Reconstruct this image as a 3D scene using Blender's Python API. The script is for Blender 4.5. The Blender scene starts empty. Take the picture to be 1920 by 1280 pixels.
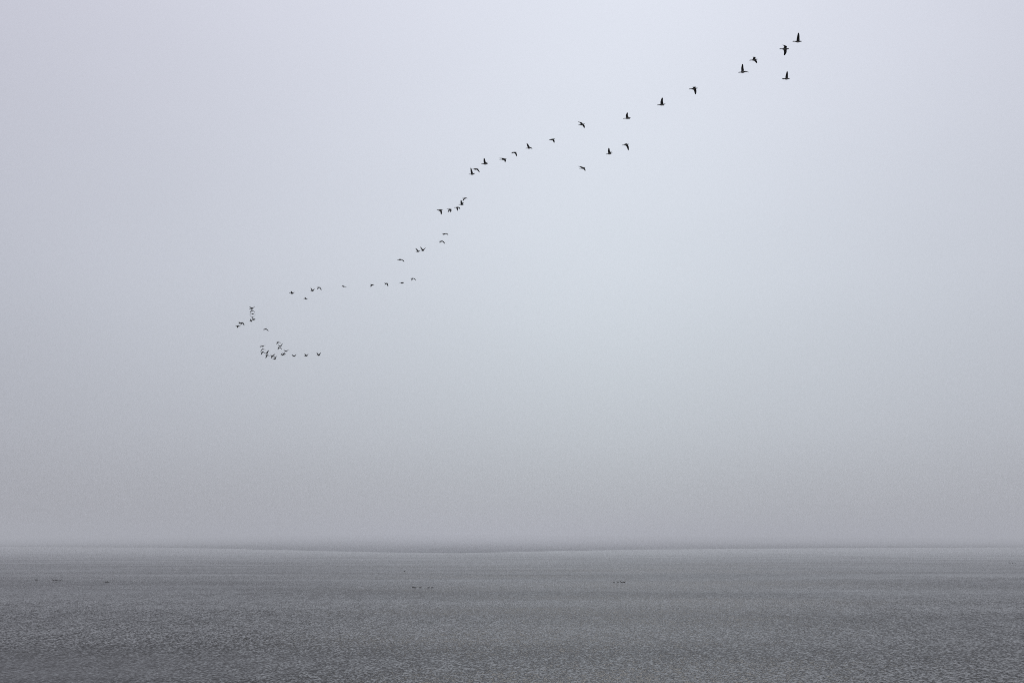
import bpy, bmesh, math, random
from mathutils import Vector, Matrix
R = math.radians
sc = bpy.context.scene

# ---------------------------------------------------------------- camera
F, CX, CY, HOR = 1870.0, 960.0, 640.0, 1018.0      # focal length and horizon, in pixels of a 1920 x 1280 frame
CAM_H = 18.0
TILT = math.atan2(HOR - CY, F)
cam_data = bpy.data.cameras.new("camera")
cam_data.sensor_width = 36.0
cam_data.lens = 36.0 * F / 1920.0
cam_data.clip_start = 0.1
cam_data.clip_end = 40000.0
cam = bpy.data.objects.new("camera", cam_data)
sc.collection.objects.link(cam)
cam.location = (0, 0, CAM_H)
cam.rotation_euler = (R(90) + TILT, 0, 0)
sc.camera = cam

# ---------------------------------------------------------------- sky, sun, exposure
SUN_EL, SUN_AZ = 68.0, 12.0          # azimuth clockwise from the view direction (+Y)
world = bpy.data.worlds.new("World")
sc.world = world
world.use_nodes = True
wn, wl = world.node_tree.nodes, world.node_tree.links
wn.clear()
wout = wn.new("ShaderNodeOutputWorld")
clear_bg = wn.new("ShaderNodeBackground")
sky = wn.new("ShaderNodeTexSky")
sky.sky_type = 'NISHITA'
sky.sun_disc = False
sky.sun_elevation = R(SUN_EL)
sky.sun_rotation = R(SUN_AZ)
wl.new(sky.outputs[0], clear_bg.inputs[0])
clear_bg.inputs[1].default_value = 0.1
# the closed cloud layer under that sky: brighter overhead, greyer where the fog bank is deepest
tc = wn.new("ShaderNodeTexCoord")
sep = wn.new("ShaderNodeSeparateXYZ")
wl.new(tc.outputs['Generated'], sep.inputs[0])
ramp = wn.new("ShaderNodeValToRGB")
ramp.color_ramp.interpolation = 'B_SPLINE'
SKY = [  # sine of elevation, linear colour
    (0, (0.43, 0.45, 0.48)),
    (0.1, (0.57, 0.61, 0.655)),
    (0.25, (0.7, 0.76, 0.82)),
    (0.5, (0.795, 0.825, 0.925)),
    (1, (0.85, 0.88, 0.97)),
]
els = ramp.color_ramp.elements
els[0].position, els[0].color = SKY[0][0], (*SKY[0][1], 1)
els[1].position, els[1].color = SKY[-1][0], (*SKY[-1][1], 1)
for p_, c_ in SKY[1:-1]:
    e = els.new(p_)
    e.color = (*c_, 1)
wl.new(sep.outputs[2], ramp.inputs[0])


def wmath(op, a, b=None, c=None):
    n = wn.new("ShaderNodeMath")
    n.operation = op
    for k, v in enumerate((a, b, c)):
        if v is None:
            continue
        if isinstance(v, (int, float)):
            n.inputs[k].default_value = v
        else:
            wl.new(v, n.inputs[k])
    return n.outputs[0]


# lens vignette put into the sky colour: brightest slightly right, dimmer to both sides
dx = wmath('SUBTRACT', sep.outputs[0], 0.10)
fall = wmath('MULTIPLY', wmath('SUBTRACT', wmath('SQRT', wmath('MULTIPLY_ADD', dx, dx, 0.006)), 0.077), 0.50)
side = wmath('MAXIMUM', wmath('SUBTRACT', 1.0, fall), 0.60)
blot = wn.new("ShaderNodeTexNoise")
blot.inputs['Scale'].default_value = 2.2
blot.inputs['Detail'].default_value = 3.0
blot.inputs['Roughness'].default_value = 0.45
mp = wn.new("ShaderNodeMapping")
mp.inputs['Scale'].default_value = (1.0, 1.0, 2.2)
wl.new(tc.outputs['Generated'], mp.inputs[0])
wl.new(mp.outputs[0], blot.inputs['Vector'])
bl = wmath('MULTIPLY_ADD', blot.outputs['Fac'], 0.10, 0.95)
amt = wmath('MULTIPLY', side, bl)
mul = wn.new("ShaderNodeVectorMath")
mul.operation = 'SCALE'
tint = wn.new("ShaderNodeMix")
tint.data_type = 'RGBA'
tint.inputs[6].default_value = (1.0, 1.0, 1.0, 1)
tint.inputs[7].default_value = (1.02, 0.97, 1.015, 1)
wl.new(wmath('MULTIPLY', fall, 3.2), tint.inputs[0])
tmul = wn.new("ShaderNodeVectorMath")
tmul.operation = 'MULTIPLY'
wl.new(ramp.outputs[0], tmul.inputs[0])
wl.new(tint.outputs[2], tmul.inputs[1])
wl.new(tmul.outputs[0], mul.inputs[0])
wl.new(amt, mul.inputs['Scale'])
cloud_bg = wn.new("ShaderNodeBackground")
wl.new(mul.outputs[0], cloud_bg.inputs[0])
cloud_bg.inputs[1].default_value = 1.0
wmix = wn.new("ShaderNodeMixShader")
wmix.inputs[0].default_value = 0.97
wl.new(clear_bg.outputs[0], wmix.inputs[1])
wl.new(cloud_bg.outputs[0], wmix.inputs[2])
wl.new(wmix.outputs[0], wout.inputs[0])

sun_data = bpy.data.lights.new("sun", 'SUN')
sun_data.energy = 1.0
sun_data.angle = R(30)
sun_data.color = (1.0, 0.97, 0.93)
sun = bpy.data.objects.new("sun", sun_data)
sc.collection.objects.link(sun)
sd = Vector((math.sin(R(SUN_AZ)) * math.cos(R(SUN_EL)), math.cos(R(SUN_AZ)) * math.cos(R(SUN_EL)), math.sin(R(SUN_EL))))
sun.rotation_euler = sd.to_track_quat('Z', 'Y').to_euler()
sun.location = sd * 60

sc.view_settings.view_transform = 'Standard'
sc.view_settings.look = 'None'
sc.view_settings.exposure = 0.0
sc.view_settings.gamma = 1.0
sc.cycles.use_denoising = False
sc.cycles.volume_bounces = 2
sc.cycles.use_adaptive_sampling = False
sc.cycles.max_bounces = 6
sc.cycles.filter_width = 0.95

# ---------------------------------------------------------------- helpers
def tag(o, label=None, category=None, group=None, kind=None):
    for k, v in (('label', label), ('category', category), ('group', group), ('kind', kind)):
        if v:
            o[k] = v
    return o


def mat(name, col, rough=0.6, spec=0.5):
    m = bpy.data.materials.new(name)
    m.use_nodes = True
    b = m.node_tree.nodes['Principled BSDF']
    b.inputs['Base Color'].default_value = (*col, 1)
    b.inputs['Roughness'].default_value = rough
    b.inputs['Specular IOR Level'].default_value = spec
    return m, m.node_tree, b


def mesh_object(name, verts, faces, m, smooth=True):
    me = bpy.data.meshes.new(name)
    me.from_pydata(verts, [], faces)
    me.materials.append(m)
    if smooth:
        me.polygons.foreach_set('use_smooth', [True] * len(me.polygons))
    me.update()
    o = bpy.data.objects.new(name, me)
    sc.collection.objects.link(o)
    return o


def pixel_ray(px, py):
    v = Vector(((px - CX), F, CY - py))
    v.rotate(Matrix.Rotation(TILT, 3, 'X'))
    return v.normalized()


# ---------------------------------------------------------------- water
def water_material():
    m, nt, b = mat("rippled_water", (0.014, 0.0145, 0.012), 0.09)
    b.inputs['IOR'].default_value = 1.333
    N, L = nt.nodes, nt.links

    def math_(op, *a):
        n = N.new("ShaderNodeMath")
        n.operation = op
        for k, v in enumerate(a):
            if isinstance(v, (int, float)):
                n.inputs[k].default_value = v
            else:
                L.new(v, n.inputs[k])
        return n.outputs[0]

    def noise(scale, detail, rough, stretch=(1, 1, 1), off=(0, 0, 0), rotz=0.0):
        mp = N.new("ShaderNodeMapping")
        mp.inputs['Scale'].default_value = stretch
        mp.inputs['Location'].default_value = off
        mp.inputs['Rotation'].default_value = (0, 0, rotz)
        L.new(geo.outputs['Position'], mp.inputs[0])
        t = N.new("ShaderNodeTexNoise")
        t.inputs['Scale'].default_value = scale
        t.inputs['Detail'].default_value = detail
        t.inputs['Roughness'].default_value = rough
        L.new(mp.outputs[0], t.inputs['Vector'])
        return t

    geo = N.new("ShaderNodeNewGeometry")
    # slopes of the ripples: wind waves with crests lying roughly across the view, from 8 m swells to centimetre ripples
    chop = noise(3.8, 2.5, 0.55, (0.75, 0.40, 1), (3, 7, 0), R(6))
    wave = noise(0.6, 5.0, 0.85, (0.7, 0.22, 1), (31, 17, 0), R(-8))
    patch = noise(0.016, 3.0, 0.5, (0.30, 0.9, 1), (5.3, 2.2, 0), R(11))
    sepc, sepw = N.new("ShaderNodeSeparateColor"), N.new("ShaderNodeSeparateColor")
    L.new(chop.outputs['Color'], sepc.inputs[0])
    L.new(wave.outputs['Color'], sepw.inputs[0])
    # calm slick drifting in the near left water
    vs = N.new("ShaderNodeVectorMath"); vs.operation = 'SUBTRACT'
    vs.inputs[1].default_value = (-84, 150, 0)
    L.new(geo.outputs['Position'], vs.inputs[0])
    vsc = N.new("ShaderNodeVectorMath"); vsc.operation = 'MULTIPLY'
    vsc.inputs[1].default_value = (1 / 46.0, 1 / 32.0, 0)
    L.new(vs.outputs[0], vsc.inputs[0])
    ln = N.new("ShaderNodeVectorMath"); ln.operation = 'LENGTH'
    L.new(vsc.outputs[0], ln.inputs[0])
    slick = N.new("ShaderNodeMapRange"); slick.interpolation_type = 'SMOOTHSTEP'
    slick.inputs['From Min'].default_value = 0.3
    slick.inputs['From Max'].default_value = 1.6
    slick.inputs['To Min'].default_value = 0.5
    slick.inputs['To Max'].default_value = 1.0
    L.new(ln.outputs['Value'], slick.inputs['Value'])
    pr = N.new("ShaderNodeMapRange")
    pr.inputs['From Min'].default_value = 0.3
    pr.inputs['From Max'].default_value = 0.7
    pr.inputs['To Min'].default_value = 0.62
    pr.inputs['To Max'].default_value = 1.28
    L.new(patch.outputs['Fac'], pr.inputs['Value'])
    # sheltered, smoother water under the far shore
    sy = N.new("ShaderNodeSeparateXYZ")
    L.new(geo.outputs['Position'], sy.inputs[0])
    lee = N.new("ShaderNodeMapRange"); lee.interpolation_type = 'SMOOTHSTEP'
    lee.inputs['From Min'].default_value, lee.inputs['From Max'].default_value = 60.0, 2300.0
    lee.inputs['To Min'].default_value, lee.inputs['To Max'].default_value = 1.0, 0.34
    L.new(sy.outputs[1], lee.inputs['Value'])
    broad = math_('MULTIPLY', pr.outputs[0], lee.outputs[0])
    lane = noise(0.02, 1.5, 0.45, (0.16, 0.6, 1), (1.7, 9.1, 0), R(14))      # wind lanes: rougher and smoother streaks
    lr = N.new("ShaderNodeMapRange")
    lr.inputs['From Min'].default_value, lr.inputs['From Max'].default_value = 0.36, 0.6
    lr.inputs['To Min'].default_value, lr.inputs['To Max'].default_value = 0.58, 1.1
    L.new(lane.outputs['Fac'], lr.inputs['Value'])
    amp = math_('MULTIPLY', slick.outputs[0], math_('MULTIPLY', broad, lr.outputs[0]))

    def slope(i, ka, kb):
        a = math_('MULTIPLY', math_('SUBTRACT', sepc.outputs[i], 0.5), ka)
        c = math_('MULTIPLY', math_('SUBTRACT', sepw.outputs[i], 0.5), kb)
        return math_('MULTIPLY', math_('ADD', a, c), amp)
    comb = N.new("ShaderNodeCombineXYZ")
    L.new(slope(0, 0.9, 0.5), comb.inputs[0])
    L.new(math_('SUBTRACT', slope(1, 2.5, 0.8), math_('MULTIPLY', broad, 0.268)), comb.inputs[1])
    comb.inputs[2].default_value = 1.0
    nz = N.new("ShaderNodeVectorMath"); nz.operation = 'NORMALIZE'
    L.new(comb.outputs[0], nz.inputs[0])
    L.new(nz.outputs[0], b.inputs['Normal'])
    return m


W = 16400.0
water = mesh_object("water", [(-W, -W, 0), (W, -W, 0), (W, W, 0), (-W, W, 0)], [(0, 1, 2, 3)], water_material(), False)
tag(water, kind='structure')

# ---------------------------------------------------------------- far shore: low land across the bay, rising slowly
SHORE = [(-400, 1022.0), (0, 1024.6), (260, 1025.6), (400, 1027.4), (520, 1030.2), (640, 1033.0), (760, 1035.4), (860, 1036.2),
         (960, 1034.2), (1080, 1031.4), (1240, 1029.2), (1420, 1027.6), (1640, 1026.4), (1920, 1025.4), (2400, 1023.0)]


def shore_y(px):
    for (a, ya), (b_, yb) in zip(SHORE, SHORE[1:]):
        if px <= b_:
            t = (px - a) / (b_ - a)
            t = t * t * (3 - 2 * t) * 0.5 + t * 0.5
            return ya + (yb - ya) * t
    return SHORE[-1][1]


def build_shore():
    m, nt, b = mat("far_land", (0.16, 0.17, 0.17), 0.95, 0.1)
    t = nt.nodes.new("ShaderNodeTexNoise")
    t.inputs['Scale'].default_value = 0.004
    t.inputs['Detail'].default_value = 6
    g = nt.nodes.new("ShaderNodeNewGeometry")
    r = nt.nodes.new("ShaderNodeValToRGB")
    r.color_ramp.elements[0].color = (*(0.13, 0.14, 0.15), 1)
    r.color_ramp.elements[1].color = (*(0.2, 0.21, 0.22), 1)
    r.color_ramp.elements[0].position, r.color_ramp.elements[1].position = 0.3, 0.7
    nt.links.new(g.outputs['Position'], t.inputs['Vector'])
    nt.links.new(t.outputs['Fac'], r.inputs[0])
    # haze contrast put into the land colour: paler mid bay, darker towards both ends
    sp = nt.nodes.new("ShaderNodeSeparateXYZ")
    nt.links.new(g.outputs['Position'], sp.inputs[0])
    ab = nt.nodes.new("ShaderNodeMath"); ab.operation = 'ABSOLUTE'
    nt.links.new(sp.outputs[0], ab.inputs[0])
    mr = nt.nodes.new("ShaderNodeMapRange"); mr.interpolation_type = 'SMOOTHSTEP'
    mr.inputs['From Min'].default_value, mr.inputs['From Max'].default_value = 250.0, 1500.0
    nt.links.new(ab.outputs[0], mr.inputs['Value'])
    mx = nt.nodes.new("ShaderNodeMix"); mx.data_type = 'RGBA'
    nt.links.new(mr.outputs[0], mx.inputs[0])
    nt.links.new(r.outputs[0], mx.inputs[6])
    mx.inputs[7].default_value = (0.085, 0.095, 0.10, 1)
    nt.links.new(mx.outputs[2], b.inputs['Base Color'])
    random.seed(4)
    verts, faces = [], []
    cols, rows = 260, 60
    END = 15500.0
    for i in range(cols + 1):
        px = -400 + 2800 * i / cols
        s = (px - CX) / F * math.cos(TILT)
        d0 = CAM_H * F / (math.cos(TILT) ** 2 * (shore_y(px) - HOR))          # distance of the waterline straight ahead
        d0 *= 1 + 0.004 * math.sin(i * 0.9) + 0.003 * math.sin(i * 2.3)
        for j in range(rows + 1):
            t_ = j / rows
            if j == 0:
                d, z = d0 * 0.985, -0.6
            else:
                t_ = (j - 1) / (rows - 1)
                d = d0 + (END - d0) * t_ ** 2
                z = 0.02 + 0.0018 * (d - d0) * 1.0 + 0.65e-6 * (d - d0) ** 2 + 0.8 * t_ * math.sin(i * 0.31 + j) + 0.5 * t_ * math.sin(i * 0.83)
            verts.append((d * s, d, z))
    for i in range(cols):
        for j in range(rows):
            a = i * (rows + 1) + j
            faces.append((a, a + rows + 1, a + rows + 2, a + 1))
    # a skirt down to the ground at the far end gives the land its thickness
    base = len(verts)
    for i in range(cols + 1):
        x, y, z = verts[i * (rows + 1) + rows]
        verts.append((x, y + 5, -0.6))
    for i in range(cols):
        a = i * (rows + 1) + rows
        faces.append((a, a + rows + 1, base + i + 1, base + i))
    return tag(mesh_object("far_shore", verts, faces, m), kind='structure')


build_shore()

# ---------------------------------------------------------------- haze: one even closed box of air
def build_haze():
    w, z0, z1 = 17000.0, -2.0, 185.0
    v = [(x, y, z) for z in (z0, z1) for (x, y) in ((-w, -w), (w, -w), (w, w), (-w, w))]
    f = [(3, 2, 1, 0), (4, 5, 6, 7), (0, 1, 5, 4), (1, 2, 6, 5), (2, 3, 7, 6), (3, 0, 4, 7)]
    m = bpy.data.materials.new("haze_air")
    m.use_nodes = True
    nt = m.node_tree
    nt.nodes.clear()
    o = nt.nodes.new("ShaderNodeOutputMaterial")
    p = nt.nodes.new("ShaderNodeVolumePrincipled")
    p.inputs['Color'].default_value = (*(0.955, 0.965, 0.98), 1)
    p.inputs['Density'].default_value = 0.00023
    nt.links.new(p.outputs[0], o.inputs['Volume'])
    return tag(mesh_object("haze", v, f, m, False), kind='stuff')


build_haze()

# ---------------------------------------------------------------- plumage
def plumage(name, dark, pale):
    """dark brown-black plumage with a paler belly patch, finely mottled"""
    m, nt, b = mat(name, dark, 0.85, 0.12)
    N, L = nt.nodes, nt.links
    t = N.new("ShaderNodeTexCoord")
    s = N.new("ShaderNodeSeparateXYZ")
    L.new(t.outputs['Object'], s.inputs[0])
    v = N.new("ShaderNodeVectorMath"); v.operation = 'MULTIPLY'
    v.inputs[1].default_value = (1 / 0.19, 1 / 0.12, 0)
    a = N.new("ShaderNodeVectorMath"); a.operation = 'ADD'
    a.inputs[1].default_value = (0.03, 0, 0)
    L.new(t.outputs['Object'], a.inputs[0])
    L.new(a.outputs[0], v.inputs[0])
    ln = N.new("ShaderNodeVectorMath"); ln.operation = 'LENGTH'
    L.new(v.outputs[0], ln.inputs[0])
    r = N.new("ShaderNodeMapRange")
    r.inputs['From Min'].default_value, r.inputs['From Max'].default_value = 1.0, 0.6
    L.new(ln.outputs['Value'], r.inputs['Value'])
    lt = N.new("ShaderNodeMath"); lt.operation = 'LESS_THAN'
    lt.inputs[1].default_value = -0.015
    L.new(s.outputs[2], lt.inputs[0])
    mu = N.new("ShaderNodeMath"); mu.operation = 'MULTIPLY'
    L.new(r.outputs[0], mu.inputs[0]); L.new(lt.outputs[0], mu.inputs[1])
    n = N.new("ShaderNodeTexNoise"); n.inputs['Scale'].default_value = 28
    L.new(t.outputs['Object'], n.inputs['Vector'])
    mx0 = N.new("ShaderNodeMix"); mx0.data_type = 'RGBA'
    mx0.inputs[6].default_value = (*dark, 1)
    mx0.inputs[7].default_value = (*[c * 1.8 for c in dark], 1)
    L.new(n.outputs['Fac'], mx0.inputs[0])
    mx = N.new("ShaderNodeMix"); mx.data_type = 'RGBA'
    L.new(mx0.outputs[2], mx.inputs[6])
    mx.inputs[7].default_value = (*pale, 1)
    L.new(mu.outputs[0], mx.inputs[0])
    L.new(mx.outputs[2], b.inputs['Base Color'])
    return m


GOOSE = plumage("goose_plumage", (0.012, 0.011, 0.012), (0.26, 0.245, 0.23))
DUCK = plumage("dark_plumage", (0.015, 0.013, 0.012), (0.03, 0.028, 0.026))

# stations of the body: x, centre z, half width, half height (tail tip to bill tip)
BODY = [(-.330, .004, .030, .004), (-.290, .003, .040, .009), (-.235, .000, .036, .020), (-.180, -.004, .046, .036), (-.110, -.010, .062, .055),
        (-.045, -.014, .070, .064), (.030, -.014, .070, .063), (.100, -.008, .058, .050), (.150, .000, .038, .034), (.195, .008, .026, .024),
        (.250, .014, .021, .020), (.305, .018, .020, .020), (.335, .021, .025, .026), (.362, .021, .023, .023), (.385, .018, .013, .012),
        (.412, .014, .010, .007), (.432, .012, .005, .003)]
NR = 12
WS, WE = 4, 7                     # the wing grows out of the body faces between these stations (three faces long, one tall)


def body_rings(bulk):
    rings = []
    for x, z, w, h in BODY:
        w, h = w * (1.2 + .2 * bulk) + .009, h * (1.2 + .2 * bulk) + .009
        # index 0 is the right side; the two middle faces on each side straddle the wing line
        rings.append([Vector((x, w * math.cos(2 * math.pi * (k + .5) / NR), z + h * math.sin(2 * math.pi * (k + .5) / NR))) for k in range(NR)])
    return rings


def spar(sgn, p1, p2, s1, s2):
    r = Vector((.04, .05 * sgn, .03))
    d1 = Vector((math.sin(s1), sgn * math.cos(s1) * math.cos(p1), math.cos(s1) * math.sin(p1)))
    d2 = Vector((-math.sin(s2), sgn * math.cos(s2) * math.cos(p2), math.cos(s2) * math.sin(p2)))
    return r, d1, d2


def goose_mesh(wl_, wr_, bulk=0.0):
    verts, faces = [], []
    for ring in body_rings(bulk):
        verts += [tuple(p) for p in ring]
    n = len(BODY)
    idx = lambda i, k: i * NR + k % NR
    # side faces: k=-1 (between vertex 11 and 0) faces +y, k=5 (between 5 and 6) faces -y
    for i in range(n - 1):
        for k in range(NR):
            if WS <= i < WE and k in (11, 5):
                continue
            faces.append((idx(i, k), idx(i + 1, k), idx(i + 1, k + 1), idx(i, k + 1)))
    faces.append(tuple(idx(0, k) for k in range(NR)))
    faces.append(tuple(idx(n - 1, NR - 1 - k) for k in range(NR)))
    for sgn, k_top, k_bot, w in ((1, 0, 11, wl_), (-1, 5, 6, wr_)):
        r, d1, d2 = spar(sgn, *w)
        # loop round the opening: top edge back to front, bottom edge front to back
        loop = [idx(i, k_top) for i in range(WS, WE + 1)] + [idx(i, k_bot) for i in range(WE, WS - 1, -1)]
        up1 = Vector((1, 0, 0)).cross(d1) * sgn
        up2 = Vector((1, 0, 0)).cross(d2) * sgn
        up1.normalize(); up2.normalize()
        L1, L2 = .30, .42
        wr = r + d1 * L1
        # (point on the leading line, up, chord ahead of the line, chord behind it, thickness)
        K = 1.35 + .3 * bulk                  # broad goose wings
        st = [(r + d1 * L1 * .18, up1, .075, .145, .034), (r + d1 * L1 * .55, up1, .062, .135, .024), (wr - d1 * .02, (up1 * .7 + up2 * .3).normalized(), .045, .130, .019),
              (wr + d2 * .06, (up1 * .25 + up2 * .75).normalized(), .036, .128, .016), (wr + d2 * .17, up2, .028, .112, .012),
              (wr + d2 * .28, up2, .020, .094, .010), (wr + d2 * .36, up2, .010, .070, .008), (wr + d2 * .405, up2, -.002, .046, .006), (wr + d2 * .42, up2, -.012, .030, .004)]
        prev = loop
        for c, u, fa, ba, th in st:
            cur = []
            ba *= K; th *= 1.3 + 1.2 * bulk
            xs = [-ba, -ba * .45, fa * .25, fa]          # trailing edge to leading edge
            tt = [.12, .55, 1.0, .35]
            for x_, t_ in zip(xs, tt):
                cur.append(len(verts)); verts.append(tuple(c + Vector((x_, 0, 0)) + u * (th * .5 * t_ + .006 * t_)))
            for x_, t_ in zip(xs[::-1], tt[::-1]):
                cur.append(len(verts)); verts.append(tuple(c + Vector((x_, 0, 0)) - u * (th * .5 * t_ - .006 * t_)))
            for q in range(8):
                a, b2 = prev[q], prev[(q + 1) % 8]
                c2, d3 = cur[(q + 1) % 8], cur[q]
                faces.append((a, b2, c2, d3) if sgn < 0 else (d3, c2, b2, a))
            prev = cur
        faces.append(tuple(prev) if sgn < 0 else tuple(reversed(prev)))
    bm = bmesh.new()
    vs = [bm.verts.new(v) for v in verts]
    for f in faces:
        try:
            bm.faces.new([vs[k] for k in f])
        except ValueError:
            pass
    bmesh.ops.recalc_face_normals(bm, faces=bm.faces)
    me = bpy.data.meshes.new("goose_mesh")
    bm.to_mesh(me)
    bm.free()
    me.materials.append(GOOSE)
    me.polygons.foreach_set('use_smooth', [True] * len(me.polygons))
    return me


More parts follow.
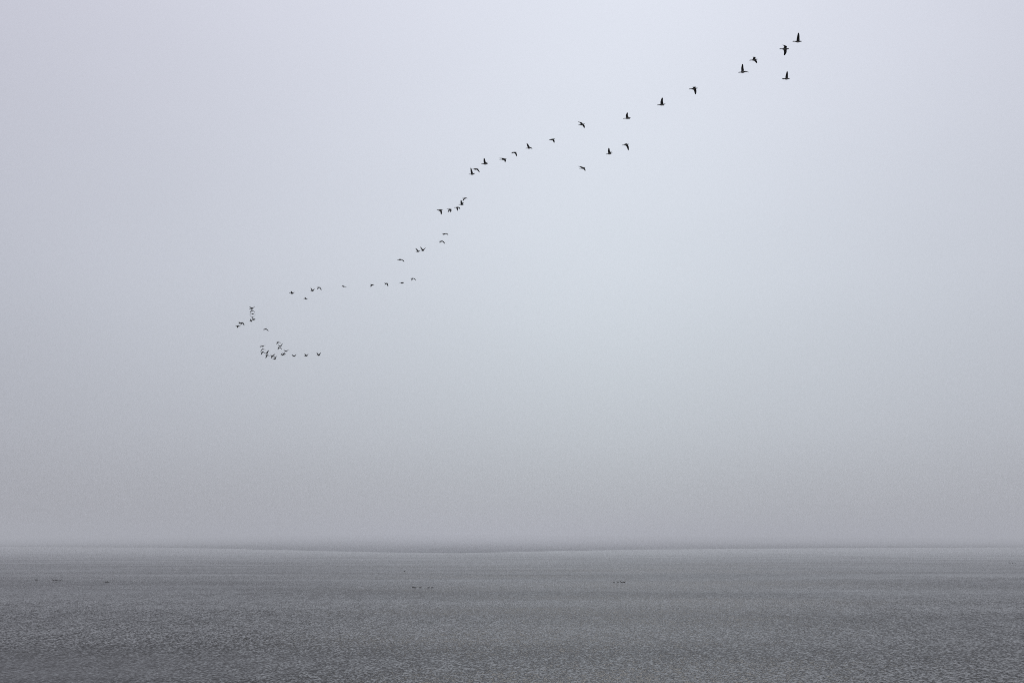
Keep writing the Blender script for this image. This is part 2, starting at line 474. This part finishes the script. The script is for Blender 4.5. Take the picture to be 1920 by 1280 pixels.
# each goose: place, heading from the picture's left towards the distance, climb, bank, then inner / outer wing angle and sweep of both wings
BIRDS = [
    ((23.85, 76.63, 59.01, 6.7, 1.9, 4.2, 34.0, 29.7, 5.5, 0.0, 33.3, 28.8, 6.3, 6.8), "topmost goose of the whole flock, wings raised straight up"),
    ((21.87, 73.74, 56.81, 17.5, 6.8, 9.4, -5.7, -17.7, -11.2, -24.5, -16.5, -2.9, -2.9, -8.5), "goose just below the topmost one, one wing up and one wing down"),
    ((22.12, 84.27, 61.28, 25.7, 2.1, 0.3, 9.0, -19.9, -18.9, -6.8, 1.0, -5.9, -8.3, 8.5), "goose with level swept wings, close above the leftmost raised-wing goose of the top end"),
    ((19.32, 77.38, 56.64, 42.3, 10.1, 14.3, 46.7, 13.3, 0.1, 29.9, 42.0, 17.5, 2.6, 27.5), "leftmost goose of the five at the top end, wings raised"),
    ((25.43, 85.8, 60.17, -4.5, -4.1, 7.0, 39.0, 19.8, 6.3, -5.9, 36.3, 21.5, 6.8, 2.7), "goose flying by itself below the others of the top end, wings raised"),
    ((13.35, 82.96, 56.29, 12.5, -4.0, 5.8, 29.8, 13.9, -1.3, 18.0, 27.8, 15.1, 1.6, 19.2), "goose with raised bent wings, second below the top cluster along the line"),
    ((15.46, 78.86, 55.85, 17.6, -0.5, 1.2, -9.7, -23.2, -18.8, -16.6, -8.0, -26.2, -9.0, -0.1), "goose with one long wing pointing down, first below the top cluster"),
    ((11.42, 92.39, 59.21, 16.3, -2.3, 4.0, 23.1, 11.4, 5.1, 23.6, 21.9, 11.9, 6.0, 23.1), "goose with raised wings, third below the top cluster along the line"),
    ((7.23, 96.67, 60.41, 29.1, 0.5, 4.6, -0.8, -6.0, -5.8, -15.6, -1.2, -6.7, -2.5, -9.5), "upper of the two geese with spread wings slanting down at mid-right"),
    ((7.77, 103.76, 58.42, 37.3, 2.5, 2.8, -0.2, -8.1, 8.3, -11.6, 0.8, -10.8, 10.0, -10.0), "goose with spread slanting wings, lowest and leftmost of the three geese hanging below the line"),
    ((10.41, 100.39, 58.73, 25.2, -3.1, -0.9, 50.6, 20.5, 0.5, 23.9, 47.9, 26.6, 3.4, 22.2), "raised-wing goose, middle of the three geese hanging below the line"),
    ((11.51, 94.88, 57.45, 23.0, -1.5, 6.9, -18.9, -34.6, -19.6, -7.2, -18.8, -36.6, -13.3, 0.3), "goose with one long wing pointing down, rightmost of the three geese hanging below the line"),
    ((4.42, 102.89, 61.39, 24.1, -3.9, -8.7, -10.5, -27.8, 2.1, -6.5, -9.4, -25.4, 3.8, -5.0), "goose on the downstroke, alone between two others in the upper middle of the line"),
    ((1.89, 104.49, 61.06, 25.4, 1.8, 4.4, 26.1, 8.0, 5.7, 11.4, 23.9, 9.6, 6.4, 14.7), "raised-wing goose just right of three geese bunched in the upper middle"),
    ((0.3, 112.43, 63.76, 26.4, 6.4, -4.5, -12.7, -42.9, 5.5, 4.2, -14.5, -37.7, 3.8, 1.4), "goose with wings drooping in a hook, just left of a raised-wing goose"),
    ((-0.83, 91.08, 54.38, 21.9, 3.5, -4.6, -3.9, -12.0, 4.1, -14.4, -1.0, -14.9, -1.3, -17.2), "goose with its near wing level beside its neck, middle of the upper-middle bunch"),
    ((-2.86, 99.86, 57.37, 16.6, 6.6, -0.5, 41.7, 24.9, 5.6, 13.1, 40.0, 27.9, 4.9, 18.3), "raised-wing goose just above and right of a close pair"),
    ((-4.49, 106.15, 58.63, 21.4, 3.2, 8.9, 45.7, 30.5, 5.7, 9.7, 43.3, 31.4, 6.4, 13.5), "left goose of a close pair, wing raised tall like a sail"),
    ((-4.13, 107.4, 59.71, 22.3, 4.5, -6.5, -6.4, -37.1, -10.4, 14.3, -5.1, -35.6, -10.1, 17.6), "right goose of a close pair, wings drooping beside its raised-wing neighbour"),
    ((-6.17, 124.33, 62.26, 28.5, 3.8, -28.5, -23.3, -22.7, 6.0, 8.3, -18.0, -18.6, 7.9, 10.4), "topmost goose of the five clustered at the bend, wings spread and hanging"),
    ((-6.61, 124.68, 61.51, 11.1, 2.0, -5.1, 36.9, 34.3, 1.7, 10.0, 37.3, 35.7, -1.0, 4.7), "small goose with short raised wing, second from the top of the cluster of five"),
    ((-7.58, 131.06, 63.33, 20.1, -1.1, -28.9, -34.4, -42.1, -15.8, 18.5, -22.9, -46.5, -17.7, 7.5), "goose with wings drooping, third in the cluster of five, middle of it"),
    ((-8.51, 129.65, 62.57, 14.5, 5.5, -16.8, -31.4, -46.3, -6.0, -6.9, -26.8, -45.4, -9.6, -16.0), "goose with both wings hanging in an M, second from left in cluster of five"),
    ((-8.68, 114.87, 57.4, 10.3, 1.5, -1.4, -33.7, -36.2, -0.5, 1.2, -29.8, -41.6, -4.8, -3.6), "leftmost goose of the cluster of five, one long wing hanging down"),
    ((-9.6, 135.98, 61.08, 28.8, -1.1, -15.7, -0.9, -37.8, -9.8, 26.7, 4.2, -38.1, -12.1, 16.3), "upper goose of a pair one above the other, seen nearly edge on"),
    ((-9.96, 134.8, 59.63, 33.7, 1.9, -8.8, -17.9, -45.9, -7.2, 23.3, -12.2, -49.7, -7.4, 19.0), "lower goose of a pair one above the other, wings arched down"),
    ((-14.67, 149.82, 62.6, 27.6, -0.0, -1.6, 31.8, 25.5, 8.1, 3.9, 31.9, 26.2, 9.9, 6.1), "left goose of two side by side with raised wings nearly touching"),
    ((-13.01, 139.9, 59.8, 36.5, 6.1, -5.1, 45.4, 30.9, 9.8, 10.5, 44.3, 36.2, 7.7, 6.7), "right goose of two side by side with wings raised in a V"),
    ((-15.18, 130.25, 55.62, 27.1, 0.8, -1.1, -6.2, -25.6, -32.4, 11.0, -1.4, -30.2, -28.1, 16.5), "goose gliding alone with a curved wing, below left of the raised-wing pair"),
    ((-16.07, 155.79, 59.86, 30.7, 4.1, -15.2, -27.5, -42.3, -15.6, 23.8, -19.8, -45.0, -14.0, 21.2), "goose with arched wings at the upper right end of the flat row"),
    ((-16.58, 145.63, 56.46, -24.3, -5.2, -5.1, -2.9, -10.9, 0.5, 34.1, -2.1, -10.2, 1.4, 33.8), "small goose seen edge on, next to the right end of the flat row"),
    ((-32.79, 144.13, 54.44, 10.5, 7.2, -6.8, 27.0, 13.1, -6.1, 17.7, 27.0, 15.4, -9.8, 20.0), "small goose with one stubby wing up, at the left end of the flat row"),
    ((-36.36, 170.84, 60.2, 9.1, 3.6, -1.7, 11.3, 4.8, 6.8, 23.9, 11.5, 5.2, 6.3, 24.7), "flat thin goose flying just below the left end of the flat row"),
    ((-35.44, 171.58, 61.84, 19.7, 9.4, -4.7, 40.0, 28.7, 3.0, 6.0, 37.1, 35.6, 0.2, 2.7), "goose with wings in a V, left of a drooping-winged goose in the flat row"),
    ((-32.4, 162.1, 60.01, 27.4, 5.8, -5.1, -38.7, -42.1, -10.4, 16.9, -26.3, -57.1, -13.0, 11.6), "goose with wings drooping steeply, right beside a V-winged goose"),
    ((-28.23, 162.13, 60.17, 21.0, 7.3, -0.6, 4.7, -2.3, 6.1, 24.5, 4.7, -2.1, 5.2, 25.7), "thin goose seen edge on, alone in the middle of the flat row"),
    ((-22.52, 155.58, 58.73, -35.6, 1.6, -2.0, -13.7, -23.1, 6.8, 23.7, -13.4, -22.8, 7.2, 23.2), "thin straight goose seen edge on, tilted down to its tail, in the flat row"),
    ((-20.97, 161.27, 60.48, 18.4, 8.2, -1.4, -32.0, -36.4, -0.2, 9.8, -29.4, -38.9, -2.6, 5.1), "goose with one wing hanging, between two thin edge-on geese"),
    ((-38.09, 142.14, 51.64, 21.4, -4.6, -13.5, 19.8, 17.8, -8.5, 14.5, 24.9, 14.4, -11.3, 18.1), "top goose of a vertical stack, wings raised in a shallow V"),
    ((-47.43, 177.56, 59.65, -62.5, 1.7, -5.6, -21.4, -42.5, 6.1, 12.4, -22.1, -38.9, 7.5, 14.9), "second goose from the top of a vertical stack, wings arched down"),
    ((-47.0, 175.98, 58.69, -59.0, 1.6, -7.8, 4.7, -16.7, -0.0, 9.2, 3.6, -12.1, 2.9, 14.0), "middle goose of the vertical stack, wings almost flat, closing the top of a diamond"),
    ((-48.91, 183.39, 59.72, 73.1, 0.8, -7.5, 35.0, 37.1, 8.2, 27.8, 34.3, 41.4, 7.4, 27.0), "V-winged goose closing the bottom of the diamond in the vertical stack"),
    ((-44.93, 169.23, 56.08, 20.8, 0.9, -6.0, 27.4, 9.4, 5.9, 22.7, 30.3, 6.9, 4.9, 23.0), "small goose with one thin wing stretched out, near the foot of the vertical stack"),
    ((-57.44, 214.36, 65.85, 8.4, 3.8, -3.8, 38.9, 35.3, 13.1, 12.5, 39.6, 36.4, 15.3, 8.2), "bottom goose of the vertical stack, short wing raised"),
    ((-50.44, 180.67, 57.95, 13.5, -5.0, 1.7, 7.8, 0.3, 5.9, 27.6, 7.6, 0.2, 6.5, 25.8), "small goose whose head touches the tail side of a hook-winged neighbour, far left"),
    ((-47.3, 170.52, 55.81, 24.1, -1.0, -5.0, -47.3, -48.0, -12.3, 12.0, -33.6, -64.9, -13.4, 6.0), "goose with both wings hanging in a hook, far left of the flock"),
    ((-40.0, 142.32, 49.06, -36.9, -0.8, -1.4, -10.8, -18.8, 0.2, 32.7, -10.4, -18.8, 2.6, 29.4), "leftmost goose of the whole flock, thin and flat"),
    ((-43.28, 171.15, 54.82, 26.3, -0.1, -4.5, -17.5, -44.6, 2.5, 23.1, -16.0, -44.2, 2.0, 22.6), "goose with arched wings alone between the far-left stack and the lowest cluster"),
    ((-44.96, 176.18, 52.72, -55.4, 0.1, 6.0, 4.2, -2.8, 8.3, 20.6, 3.4, -4.0, 8.5, 20.0), "faint thin goose seen edge on, above the left end of the lowest cluster"),
    ((-45.97, 180.73, 53.07, 103.1, -1.4, -13.8, -25.4, -64.4, 0.3, 21.4, -30.4, -53.4, 0.6, 28.0), "goose with wide arched wings, upper of two arches at the lowest cluster's left"),
    ((-44.33, 174.4, 51.33, -48.8, 2.6, 3.8, -28.3, -36.0, 4.6, 3.8, -23.7, -45.3, 9.0, 11.1), "goose with arched wings, lower of two arches at the lowest cluster's left"),
    ((-44.03, 175.85, 51.36, -43.8, -0.3, 13.7, 33.0, 23.5, 5.7, 12.9, 30.5, 21.8, 6.9, 14.3), "goose with one tall raised wing, just right of the two arches"),
    ((-42.78, 171.44, 50.21, -43.1, 3.1, 7.2, -25.1, -40.6, 7.1, 9.7, -24.1, -45.8, 7.2, 7.7), "goose with wings drooping, lowest at the left part of the bottom cluster"),
    ((-43.96, 179.81, 51.63, -49.3, 0.2, -0.6, 21.4, 25.6, -1.0, 9.4, 22.5, 23.8, 1.7, 13.5), "V-winged goose whose body crosses the arched goose under it"),
    ((-43.79, 179.52, 51.51, -46.0, 1.8, -2.2, -20.5, -32.8, 3.1, 7.0, -16.8, -38.4, 6.7, 13.1), "arched goose crossed by a V-winged goose, bottom of the cluster"),
    ((-43.57, 180.02, 51.1, -49.8, -3.2, 12.0, 28.1, 27.7, 9.2, 4.1, 23.5, 30.3, 10.0, 4.8), "lowest goose of the whole flock, one wing raised"),
    ((-42.71, 178.87, 54.0, -50.6, 1.2, 0.7, -14.8, -30.6, 6.6, 11.5, -17.9, -25.0, 10.5, 18.8), "topmost arched goose of the lowest cluster"),
    ((-42.29, 178.68, 53.22, 35.4, -0.3, -19.6, 30.8, 33.9, 7.3, 20.3, 33.1, 38.8, 6.4, 18.9), "V-winged goose directly below the topmost arch of the lowest cluster"),
    ((-42.75, 180.03, 53.25, -49.4, 1.6, -4.1, -21.7, -44.7, 6.3, 14.3, -19.7, -46.3, 8.3, 17.7), "goose with arched wings directly below a V-winged goose, centre of the lowest cluster"),
    ((-41.7, 180.83, 52.71, 28.5, -1.6, -11.5, 16.3, 23.4, 8.5, 14.6, 17.3, 26.6, 6.4, 10.6), "goose in a wide shallow V, upper right side of the lowest cluster"),
    ((-42.19, 180.13, 51.89, -46.2, -0.3, -2.8, 28.6, 29.8, 1.6, 9.8, 29.6, 29.3, 3.7, 13.0), "dark V-winged goose below the wide shallow V, right side of the cluster"),
    ((-54.32, 234.06, 62.15, 35.1, 4.0, -1.4, 34.8, 25.8, 19.5, 1.0, 36.4, 25.6, 24.6, -8.4), "tiny goose overlapping the right wing of a darker V-winged goose"),
    ((-39.88, 179.47, 51.55, 26.6, -2.3, -10.0, 18.4, 26.3, 7.6, 8.3, 19.3, 29.3, 5.0, 3.2), "first of three spaced V-winged geese trailing right, widest and shallowest V"),
    ((-37.45, 178.38, 51.39, 18.5, -2.0, -8.5, 28.8, 26.0, 0.6, 12.1, 31.6, 25.0, -0.1, 10.9), "middle one of three spaced V-winged geese trailing right of the lowest cluster"),
    ((-33.59, 170.24, 49.97, 24.2, 0.3, -8.8, 37.6, 34.9, 2.4, 11.2, 38.4, 37.0, -0.2, 8.8), "last of three spaced V-winged geese, rightmost and highest of them"),
]

for rec, text in BIRDS:
    x, y, z, psi, th, ro = rec[:6]
    a = [R(v) for v in rec[6:14]]
    psi, th, ro = R(psi), R(th), R(ro)
    o = bpy.data.objects.new("flying_goose", goose_mesh(a[:4], a[4:], min(1.0, max(0.0, (math.hypot(x, y) - 95) / 60))))
    sc.collection.objects.link(o)
    f = Vector((-math.cos(psi) * math.cos(th), math.sin(psi) * math.cos(th), math.sin(th)))
    l = Vector((0, 0, 1)).cross(f).normalized()
    u = f.cross(l)
    l2 = l * math.cos(ro) + u * math.sin(ro)
    u2 = f.cross(l2)
    # sign of the wing lift: l is the bird's left
    M = Matrix((f, l2, u2)).transposed().to_4x4()
    M.translation = (x, y, z)
    o.matrix_world = M
    sub = o.modifiers.new("smooth", 'SUBSURF')
    sub.levels = sub.render_levels = 1
    tag(o, text, 'goose', 'geese flying in a long straggling line')

# ---------------------------------------------------------------- birds sitting on the water
def floater_mesh(neck):
    """a duck-like body low in the water with raised neck, head and bill, one continuous skin"""
    path = [(-.26, .055, .012, .006), (-.22, .050, .035, .020), (-.15, .040, .075, .055), (-.05, .035, .095, .075), (.05, .035, .092, .075),
            (.12, .045, .070, .065), (.155, .075, .042, .045), (.165, .075 + neck * .45, .027, .030), (.175, .075 + neck * .8, .026, .028), (.190, .080 + neck, .030, .030),
            (.225, .078 + neck, .026, .022), (.250, .068 + neck, .014, .010), (.285, .062 + neck, .010, .005)]
    verts, faces = [], []
    n = len(path)
    for i, (x, z, w, h) in enumerate(path):
        a = path[max(0, i - 1)]; b_ = path[min(n - 1, i + 1)]
        t = Vector((b_[0] - a[0], 0, b_[1] - a[1])).normalized()
        up = Vector((-t.z, 0, t.x))
        for k in range(10):
            an = 2 * math.pi * k / 10
            p = Vector((x, w * math.cos(an), z)) + up * (h * math.sin(an))
            verts.append(tuple(p))
    for i in range(n - 1):
        for k in range(10):
            faces.append((i * 10 + k, i * 10 + (k + 1) % 10, (i + 1) * 10 + (k + 1) % 10, (i + 1) * 10 + k))
    faces.append(tuple(range(9, -1, -1)))
    faces.append(tuple((n - 1) * 10 + k for k in range(10)))
    me = bpy.data.meshes.new("floating_bird_mesh")
    me.from_pydata(verts, [], faces)
    me.materials.append(DUCK)
    me.polygons.foreach_set('use_smooth', [True] * len(me.polygons))
    return me


duck_meshes = [floater_mesh(.11), floater_mesh(.06), floater_mesh(.02)]
FLOAT = [  # pixel, heading in degrees, neck shape, scale, label
    (66.8, 1086.7, 175, 1, 1.1, "left bird of the pair floating nearest the photo's left edge"),
    (69.2, 1086.6, 190, 0, 1.1, "right bird of the pair floating nearest the photo's left edge"),
    (100.2, 1087.4, 180, 0, 1.2, "first from the left of four dark birds floating in a close row"),
    (104.4, 1087.4, 165, 1, 1.1, "second from the left of four dark birds floating in a close row"),
    (107.9, 1087.9, 185, 1, 1.15, "third from the left of four dark birds floating in a close row"),
    (112.9, 1087.9, 20, 0, 1.25, "last of four dark birds floating in a close row, slightly apart"),
    (198.9, 1090.9, 170, 2, 1.1, "left bird of a pair floating alone, right of the row of four"),
    (203.0, 1090.8, 178, 0, 1.2, "right bird of a pair floating alone, right of the row of four"),
    (758.5, 1070.4, 10, 1, 1.3, "single tiny bird floating farther out, above the mid-bay group"),
    (774.9, 1100.9, 185, 0, 1.1, "leftmost floating bird of the mid-bay group, touching its neighbour"),
    (778.3, 1101.0, 175, 1, 1.1, "second floating bird of the mid-bay group, close behind the leftmost"),
    (788.2, 1100.9, 5, 1, 1.0, "floating bird alone in the middle of the mid-bay group"),
    (803.5, 1101.2, 15, 0, 1.1, "darkest floating bird right of the middle of the mid-bay group"),
    (810.1, 1101.1, 0, 2, 1.1, "rightmost floating bird of the mid-bay group, low in the water"),
    (1151.0, 1090.6, 180, 1, 1.1, "leftmost of four floating birds right of the photo's centre"),
    (1158.4, 1090.6, 170, 0, 1.15, "second from the left of four floating birds right of centre"),
    (1165.4, 1090.9, 190, 0, 1.35, "largest and darkest of four floating birds right of centre, third along"),
    (1170.5, 1090.8, 10, 2, 1.3, "last of four floating birds right of centre, lying long and low"),
    (1893.1, 1055.0, 180, 1, 1.4, "left one of three faint far birds floating near the right edge"),
    (1898.6, 1055.2, 170, 0, 1.4, "middle one of three faint far birds floating near the right edge"),
    (1903.8, 1055.1, 5, 1, 1.4, "right one of three faint far birds floating near the right edge"),
]
for px, py, hd, kind_, s_, text in FLOAT:
    v = pixel_ray(px, py)
    t = (CAM_H - 0.1) / -v.z
    o = bpy.data.objects.new("floating_bird", duck_meshes[kind_])
    sc.collection.objects.link(o)
    o.location = (v.x * t, v.y * t, -0.01)
    o.rotation_euler = (0, 0, R(hd))
    s_ *= 2.1
    o.scale = (s_, s_, s_ * 1.4)
    sub = o.modifiers.new("smooth", 'SUBSURF')
    sub.levels = sub.render_levels = 1
    tag(o, text, 'bird', 'small dark birds floating on the water')
